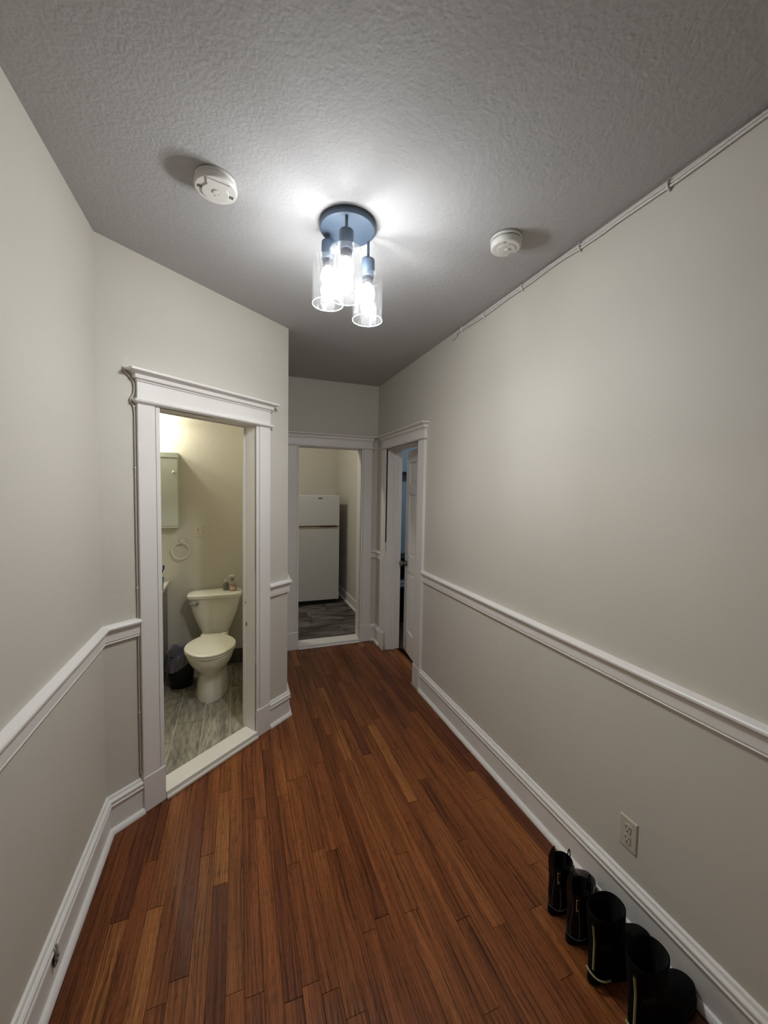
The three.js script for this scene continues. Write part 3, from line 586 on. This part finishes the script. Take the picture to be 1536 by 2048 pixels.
{ // towel ring
  const t = thing('towel_ring', 'empty white towel ring on the bathroom wall below the cabinet', 'towel ring'), cx = -0.448, cy = 1.040, m = S({ color: 0xdad6c6, roughness: 0.35 });
  const g = new THREE.TorusGeometry(0.066, 0.0068, 12, 56); g.rotateX(-0.16); mesh('ring', on(FBB, mv(g, cx, cy, 0.030)), m, t);
  const po = lathe([[0, 0], [0.026, 0], [0.026, 0.005], [0.018, 0.010], [0.0125, 0.014], [0.0125, 0.034], [0.015, 0.040], [0.010, 0.045], [0, 0.0455]], 28); po.rotateX(Math.PI / 2); po.scale(1, 0.8, 1);
  mesh('mount', [on(FBB, mv(po, cx + 0.006, cy + 0.074, 0))], m, t);
}
{ // vanity with counter
  const t = thing('vanity', 'bathroom vanity with a pale counter, only its right side showing past the door trim', 'vanity'), x0 = -1.25, x1 = -0.556, z1 = ZBB + 0.52;
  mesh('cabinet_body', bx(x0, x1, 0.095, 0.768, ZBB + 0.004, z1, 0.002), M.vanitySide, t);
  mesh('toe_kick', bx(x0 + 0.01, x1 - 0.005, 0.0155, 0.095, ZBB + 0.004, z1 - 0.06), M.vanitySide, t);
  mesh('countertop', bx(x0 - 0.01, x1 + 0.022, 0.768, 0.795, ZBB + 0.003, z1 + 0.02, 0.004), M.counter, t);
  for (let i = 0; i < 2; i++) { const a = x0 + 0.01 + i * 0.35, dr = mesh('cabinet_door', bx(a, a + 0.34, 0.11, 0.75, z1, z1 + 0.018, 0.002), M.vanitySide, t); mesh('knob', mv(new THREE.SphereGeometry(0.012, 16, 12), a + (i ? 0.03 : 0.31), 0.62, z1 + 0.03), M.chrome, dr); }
}
{ // toothbrush cup
  const x = -0.553, z = -3.30, t = thing('brush_cup', 'teal tumbler standing on the bathroom counter by the door trim', 'tumbler', [x, 0.795, z]);
  mesh('cup', lathe([[0, 0], [0.024, 0], [0.032, 0.098], [0.0305, 0.098], [0.0225, 0.003], [0, 0.003]], 32), P({ color: 0x7fa9a6, roughness: 0.25, transmission: 0.4, thickness: 0 }), t);
  const brush = (name, label, col, bend, tw, dz) => {
    const b = thing(name, label, 'toothbrush', [x, 0.80, z], tw, 'toothbrushes in the tumbler');
    mesh('handle', tube([[-0.008, 0.006, dz], [0.0, 0.07, dz], [bend * 0.6, 0.13, dz], [bend, 0.165, dz]], 0.0045, 24, 8), S({ color: col, roughness: 0.35 }), b);
    mesh('brush_head', bx(bend - 0.006, bend + 0.006, 0.158, 0.188, dz - 0.005, dz + 0.006, 0.003), S({ color: col, roughness: 0.45 }), b);
  };
  brush('toothbrush', 'navy toothbrush leaning left in the teal tumbler', 0x1c3f77, 0.004, 0, -0.012);
  brush('toothbrush', 'blue toothbrush leaning right in the teal tumbler', 0x123055, 0.030, 0, 0.008);
}
{ // vanity light, hidden behind the door trim
  const t = thing('vanity_light', 'warm three-bulb light bar above the bathroom cabinet', 'light', [0, 2.10, ZBB]);
  mesh('back_plate', bx(-1.12, -0.60, -0.045, 0.045, 0, 0.022, 0.008), M.chrome, t);
  for (const x of [-0.645, -0.85, -1.055]) {
    mesh('socket', (() => { const g = cyl(0.018, 0.018, 0, 0.098, 0, 0, 20); g.rotateX(Math.PI / 2); return mv(g, x, 0, 0.022); })(), M.chrome, t);
    mesh('bulb', mv(new THREE.SphereGeometry(0.034, 24, 18), x, 0, 0.15), S({ color: 0xffffff, roughness: 0.4, emissive: BATH_TINT, emissiveIntensity: 12 }), t);
    const l = new THREE.PointLight(BATH_TINT, BATH_BULB, 0, 2); l.position.set(x, 2.10, ZBB + 0.15); l.shadow.radius = 1.6; scene.add(l);
  }
}

// ------------------------------------------------------------------ kitchen
{
  const x0 = 0.690, x1 = 1.296, zf = -5.18, t = thing('refrigerator', 'white top-freezer refrigerator seen through the kitchen doorway', 'refrigerator'), y0 = 0.012;
  mesh('cabinet', bx(x0 + 0.004, x1 - 0.004, y0 + 0.03, 1.492, zf - 0.68, zf - 0.062, 0.004), M.fridgeSide, t);
  mesh('gasket', bx(x0 + 0.012, x1 - 0.012, y0 + 0.07, 1.484, zf - 0.063, zf - 0.054), M.black, t);
  const fz = mesh('freezer_door', bx(x0, x1, 1.077, 1.497, zf - 0.055, zf, 0.008), M.fridge, t);
  const rd = mesh('refrigerator_door', bx(x0, x1, y0 + 0.062, 1.068, zf - 0.055, zf, 0.008), M.fridge, t);
  mesh('handle_strip', bx(x0 + 0.004, x1 - 0.035, 1.080, 1.094, zf - 0.001, zf + 0.004, 0.0015), M.fridgeTrim, fz);
  mesh('handle_strip', bx(x0 + 0.004, x1 - 0.02, 1.050, 1.064, zf - 0.001, zf + 0.004, 0.0015), M.fridgeTrim, rd);
  mesh('handle_grip', bx(x1 - 0.27, x1 - 0.04, 1.078, 1.086, zf + 0.001, zf + 0.012, 0.002), S({ color: 0x4a3a2a, roughness: 0.5 }), fz);
  mesh('badge', bx(1.003, 1.058, 1.446, 1.462, zf - 0.001, zf + 0.002, 0.0008), S({ color: 0x38383a, roughness: 0.4 }), fz);
  mesh('badge_mark', [bx(1.009, 1.017, 1.450, 1.458, zf + 0.002, zf + 0.0025), bx(1.020, 1.033, 1.452, 1.456, zf + 0.002, zf + 0.0025), bx(1.036, 1.052, 1.451, 1.457, zf + 0.002, zf + 0.0025)], S({ color: 0x6d6d6f, roughness: 0.4 }), fz);
  mesh('kick_grille', bx(x0 + 0.02, x1 - 0.02, y0 + 0.006, y0 + 0.055, zf - 0.12, zf - 0.05), M.black, t);
  for (const x of [x0 + 0.06, x1 - 0.06]) for (const z of [zf - 0.09, zf - 0.6]) mesh('foot', cyl(0.016, 0.014, y0, y0 + 0.034, x, z, 16), M.black, t);
  mesh('top_hinge', bx(x0 + 0.01, x0 + 0.06, 1.492, 1.506, zf - 0.09, zf - 0.01, 0.003), S({ color: 0x5a5958, roughness: 0.5 }), t);
}

{
  const l = thing('kitchen_lamp', 'round kitchen ceiling lamp above the refrigerator aisle', 'ceiling light', [0.1, H, -4.45]);
  mesh('lamp_base', lathe([[0, 0], [0.10, 0], [0.10, -0.02], [0, -0.02]], 40), M.plastic, l);
  mesh('lamp_shade', lathe([[0.095, -0.02], [0.12, -0.05], [0.12, -0.075], [0.09, -0.10], [0, -0.11]], 40), S({ color: 0xffffff, roughness: 0.5, emissive: KIT_TINT, emissiveIntensity: 3 }), l);
  const p = new THREE.PointLight(KIT_TINT, KIT_BULB, 0, 2); p.position.set(0.1, H - 0.065, -4.45); p.shadow.radius = 3; scene.add(p);
}

// ------------------------------------------------------------------ bedroom glimpse
{
  const t = thing('bedroom_shelf_unit', 'dark low shelf unit glimpsed through the gap of the bedroom door', 'shelf unit', [1.64, 0, -4.22]);
  const m = S({ color: 0x0b0a0a, roughness: 0.5 });
  for (const x of [0, 0.78]) mesh('side_panel', bx(x, x + 0.02, 0, 0.76, -0.3, 0, 0.002), m, t);
  for (const y of [0.04, 0.40]) mesh('shelf', bx(0.02, 0.78, y, y + 0.02, -0.3, 0, 0.002), m, t);
  mesh('top_panel', bx(-0.01, 0.81, 0.76, 0.785, -0.31, 0.01, 0.003), m, t);
  mesh('back_panel', bx(0.02, 0.78, 0.06, 0.76, -0.3, -0.29), m, t);
  const c = tag(mesh('folded_cloth', [bx(1.72, 2.0, 0.4205, 0.455, -4.45, -4.24, 0.012), bx(1.73, 1.99, 0.456, 0.485, -4.44, -4.245, 0.012)], S({ color: 0xaab4bd, roughness: 0.9 }), scene), 'pale folded cloth lying in the dark bedroom shelf unit', 'cloth');
  const s = thing('bedroom_wall_shelf', 'thin black wall shelf glimpsed high in the bedroom door gap', 'shelf', [0, 0, 0]);
  mesh('board', bx(1.9, 2.7, 1.80, 1.822, -4.9, -4.72, 0.002), m, s);
  for (const x of [2.0, 2.6]) mesh('bracket', [bx(x, x + 0.015, 1.66, 1.80, -4.9, -4.885), bx(x, x + 0.015, 1.785, 1.80, -4.9, -4.75)], m, s);
  const l = thing('bedroom_lamp', 'round bedroom ceiling lamp with cool white glow', 'ceiling light', [2.3, H, -3.4]);
  mesh('lamp_base', lathe([[0, 0], [0.10, 0], [0.10, -0.02], [0, -0.02]], 40), M.plastic, l);
  mesh('lamp_shade', lathe([[0.095, -0.02], [0.12, -0.05], [0.12, -0.075], [0.09, -0.10], [0, -0.11]], 40), S({ color: 0xffffff, roughness: 0.5, emissive: BED_TINT, emissiveIntensity: 6 }), l);
  const p = new THREE.PointLight(BED_TINT, BED_BULB, 0, 2); p.position.set(2.3, H - 0.065, -3.4); p.shadow.radius = 3; scene.add(p);
}

// ------------------------------------------------------------------ boots along the right wall
// local x from heel (0) to toe, y up, z across; slices stacked from sole to top of the shaft
function slice(y, xh, xt, w, ball = 0, n = 48) {
  const out = [], cx = (xh + xt) / 2, a = (xt - xh) / 2;
  for (let i = 0; i < n; i++) {
    const q = (i / n) * Math.PI * 2, c = Math.cos(q), s = Math.sin(q), px = Math.sign(c) * Math.pow(Math.abs(c), 0.86), pz = Math.sign(s) * Math.pow(Math.abs(s), 0.86);
    const k = (px + 1) / 2;                                       // 0 at the heel, 1 at the toe
    const wid = w * (1 - ball * 0.30 * (1 - k) - ball * 0.16 * Math.sin(k * Math.PI * 2 + 0.6) * (k < 0.6 ? 1 : 0) );
    out.push(V(cx + a * px, y, wid * pz + ball * 0.004 * k));
  }
  return out;
}
function bootParts(t, h, mats, kind) {
  const soleT = kind === 'laced' ? 0.034 : 0.030;
  mesh('sole', [solid([slice(0, 0.002, 0.272, 0.047, 1), slice(0.004, -0.002, 0.277, 0.050, 1), slice(soleT - 0.004, -0.002, 0.278, 0.050, 1), slice(soleT, 0.001, 0.275, 0.048, 1)], 0.6)], mats.sole, t);
  const up = [[soleT, 0.004, 0.271, 0.046, 1], [0.050, 0, 0.273, 0.0475, 1], [0.066, -0.002, 0.268, 0.047, 1], [0.078, -0.002, 0.254, 0.0455, 0.95], [0.089, -0.001, 0.228, 0.0435, 0.8], [0.100, 0.001, 0.198, 0.041, 0.6], [0.114, 0.004, 0.171, 0.039, 0.35], [0.132, 0.006, 0.150, 0.038, 0.15]];
  const shaft = kind === 'laced' ? [[0.15, 0.009, 0.132, 0.035], [0.17, 0.008, 0.124, 0.0355], [h - 0.012, 0.004, 0.116, 0.037], [h - 0.002, 0.003, 0.115, 0.0375]] : [[0.155, 0.004, 0.140, 0.040], [0.185, 0.000, 0.134, 0.042], [h - 0.012, -0.002, 0.128, 0.045], [h - 0.002, -0.002, 0.127, 0.0455]];
  const tilt = 0;
  const shaped = [...up.map((a) => slice(...a)), ...shaft.map(([y, a, b, w]) => slice(y, a, b, w, 0).map((p) => V(p.x, p.y + tilt * ((p.x - a) / (b - a)) * ((y - 0.13) / (h - 0.13)), p.z)))];
  const top = shaped[shaped.length - 1], cx = top.reduce((s, p) => s + p.x, 0) / top.length;
  const inner = [[0, 0.93], [-0.03, 0.90], [-0.10, 0.84], [-0.13, 0.5]].map(([dy, k]) => top.map((p) => V(cx + (p.x - cx) * k, p.y + dy, p.z * k)));
  mesh('upper', solid([...shaped, top.map((p) => V(cx + (p.x - cx) * 0.965, p.y + 0.003, p.z * 0.965)), inner[0]], 0.9, true, false), mats.upper, t);
  mesh('lining', solid(inner, 0.9, false, true), M.lining, t);
  return { top, cx };
}
const boots = [];
{ // first pair: glossy black boots with grey seams, metal eyelets and pull tabs
  const a = thing('boot', 'glossy black boot with tall pull tab, farthest along the right wall', 'boot', [1.092, 0.0005, -1.070], 0.05, 'boots lined up by the right wall');
  const h = 0.192;
  bootParts(a, h, { upper: M.leather, sole: M.sole }, 'laced');
  const seam = (pts, r, mat, name) => mesh(name, tube(pts, r, 30, 6), mat, a);
  seam([[0.014, 0.045, 0.0400], [0.020, 0.075, 0.0385], [0.022, 0.12, 0.0305], [0.020, 0.15, 0.0295], [0.018, 0.188, 0.0310]], 0.0013, M.stitchGrey, 'seam');
  seam([[0.000, 0.045, 0.014], [-0.002, 0.08, 0.014], [0.006, 0.13, 0.014], [0.0085, 0.16, 0.014], [0.004, 0.188, 0.014]], 0.0012, M.stitchGrey, 'seam');
  seam([[-0.002, 0.040, -0.02], [-0.003, 0.040, 0.012], [0.014, 0.040, 0.036], [0.06, 0.042, 0.0425], [0.13, 0.043, 0.047]], 0.0010, M.stitchGrey, 'seam');
  mesh('pull_tab', solid([[0.150, 0.014, 0.008], [0.19, 0.014, 0.003], [0.222, 0.013, 0.002], [0.245, 0.008, 0.008], [0.262, 0.001, 0.016]].map(([y, w, x]) => [V(x - 0.0018, y, -w), V(x + 0.0018, y, -w), V(x + 0.0018, y, w), V(x - 0.0018, y, w)]), 0.5), M.leather, a);
  mesh('pull_tab', tube([[0.104, 0.165, 0.006], [0.112, 0.20, 0.004], [0.110, 0.222, 0.0], [0.108, 0.20, -0.004], [0.106, 0.165, -0.006]], 0.0022, 30, 8), M.leather, a);
  a.scale.set(0.83, 1, 0.96);
  mesh('zip_pull', [bx(0.0075, 0.0155, 0.150, 0.182, 0.0255, 0.0305, 0.0015), mv(new THREE.TorusGeometry(0.0048, 0.0014, 8, 18), 0.012, 0.144, 0.029)], M.chrome, a);
  for (let k = 0; k < 4; k++) for (const s of [-1, 1]) { const e = new THREE.TorusGeometry(0.0034, 0.0012, 6, 14); e.rotateY(0.6 * s); mesh('eyelet', mv(e, 0.108 + (3 - k) * 0.009, 0.176 - (3 - k) * 0.018, s * 0.0285), M.nickel, a); }
  const b = copy(a, 'glossy black boot standing in front of its tall-tabbed mate, second from far'); b.position.set(1.082, 0.0005, -0.974); b.rotation.y = -0.02;
}
{ // second pair: matt black boots with a yellowish heel loop and welt stitching
  const a = thing('boot', 'matt black ankle boot with yellow heel strip, between the glossy pair and the nearest boot', 'boot', [1.060, 0.0005, -0.862], 0.03, 'boots lined up by the right wall');
  const h = 0.236;
  bootParts(a, h, { upper: M.suede, sole: M.sole }, 'plain');
  mesh('heel_strip', tube([[-0.003, 0.205, 0.008], [0.000, 0.18, 0.009], [0.003, 0.15, 0.010], [0.001, 0.105, 0.012], [-0.001, 0.062, 0.014]], 0.0034, 40, 8), M.stitchYellow, a);
  mesh('welt', tube([[-0.003, 0.048, -0.010], [-0.0045, 0.046, 0.010], [0.004, 0.040, 0.026], [0.022, 0.036, 0.037], [0.045, 0.034, 0.041]], 0.0030, 40, 8), M.stitchYellow, a);
  mesh('side_panel', tube([[0.042, 0.226, 0.0445], [0.050, 0.18, 0.0415], [0.060, 0.135, 0.0385], [0.074, 0.18, 0.0415], [0.082, 0.226, 0.0445]], 0.0014, 40, 6), M.sole, a);
  const b = copy(a, 'matt black ankle boot with yellow heel strip nearest the camera'); b.position.set(1.060, 0.0005, -0.724); b.rotation.y = 0.03;
}

// ------------------------------------------------------------------ small bits
{
  const s = thing('wire_stub', 'frayed stub of old cable poking out of the left baseboard', 'cable stub', [XL + 0.018, 0.105, -1.418]);
  mesh('frayed_wire', [tube([[-0.004, 0.03, -0.012], [0.006, 0.032, -0.006], [0.010, 0.022, 0.004], [0.004, 0.012, 0.002], [0.009, 0.002, -0.006], [0.006, -0.012, 0.004]], 0.0035, 40, 6), tube([[-0.003, 0.034, 0.002], [0.008, 0.028, 0.008], [0.007, 0.008, 0.010], [0.010, -0.008, 0.004], [0.004, -0.022, 0.010]], 0.003, 40, 6)], S({ color: 0x8f897f, roughness: 0.8 }), s);
  mesh('gap', solid([[-0.028, 0.002], [-0.01, 0.006], [0.014, 0.007], [0.026, 0.003]].map(([y, w]) => [V(-0.0025, y, -w), V(0.0005, y, -w), V(0.0005, y, w), V(-0.0025, y, w)])), M.slot, s);
  const chip = (x, z, r) => { const g = new THREE.IcosahedronGeometry(r, 0); g.scale(1, 0.5, 1.3); return mv(g, x, r * 0.4, z); };
  tag(mesh('paint_chip', chip(0.575, -3.715, 0.007), S({ color: 0xdad6cf, roughness: 0.7 }), scene), 'white paint chip on the dark floor by the kitchen sill', 'paint chip');
}

scene.traverse((o) => { if (o.isMesh || o.isLight) { o.castShadow = true; if (o.isMesh) o.receiveShadow = true; } });
renderer.render(scene, camera);
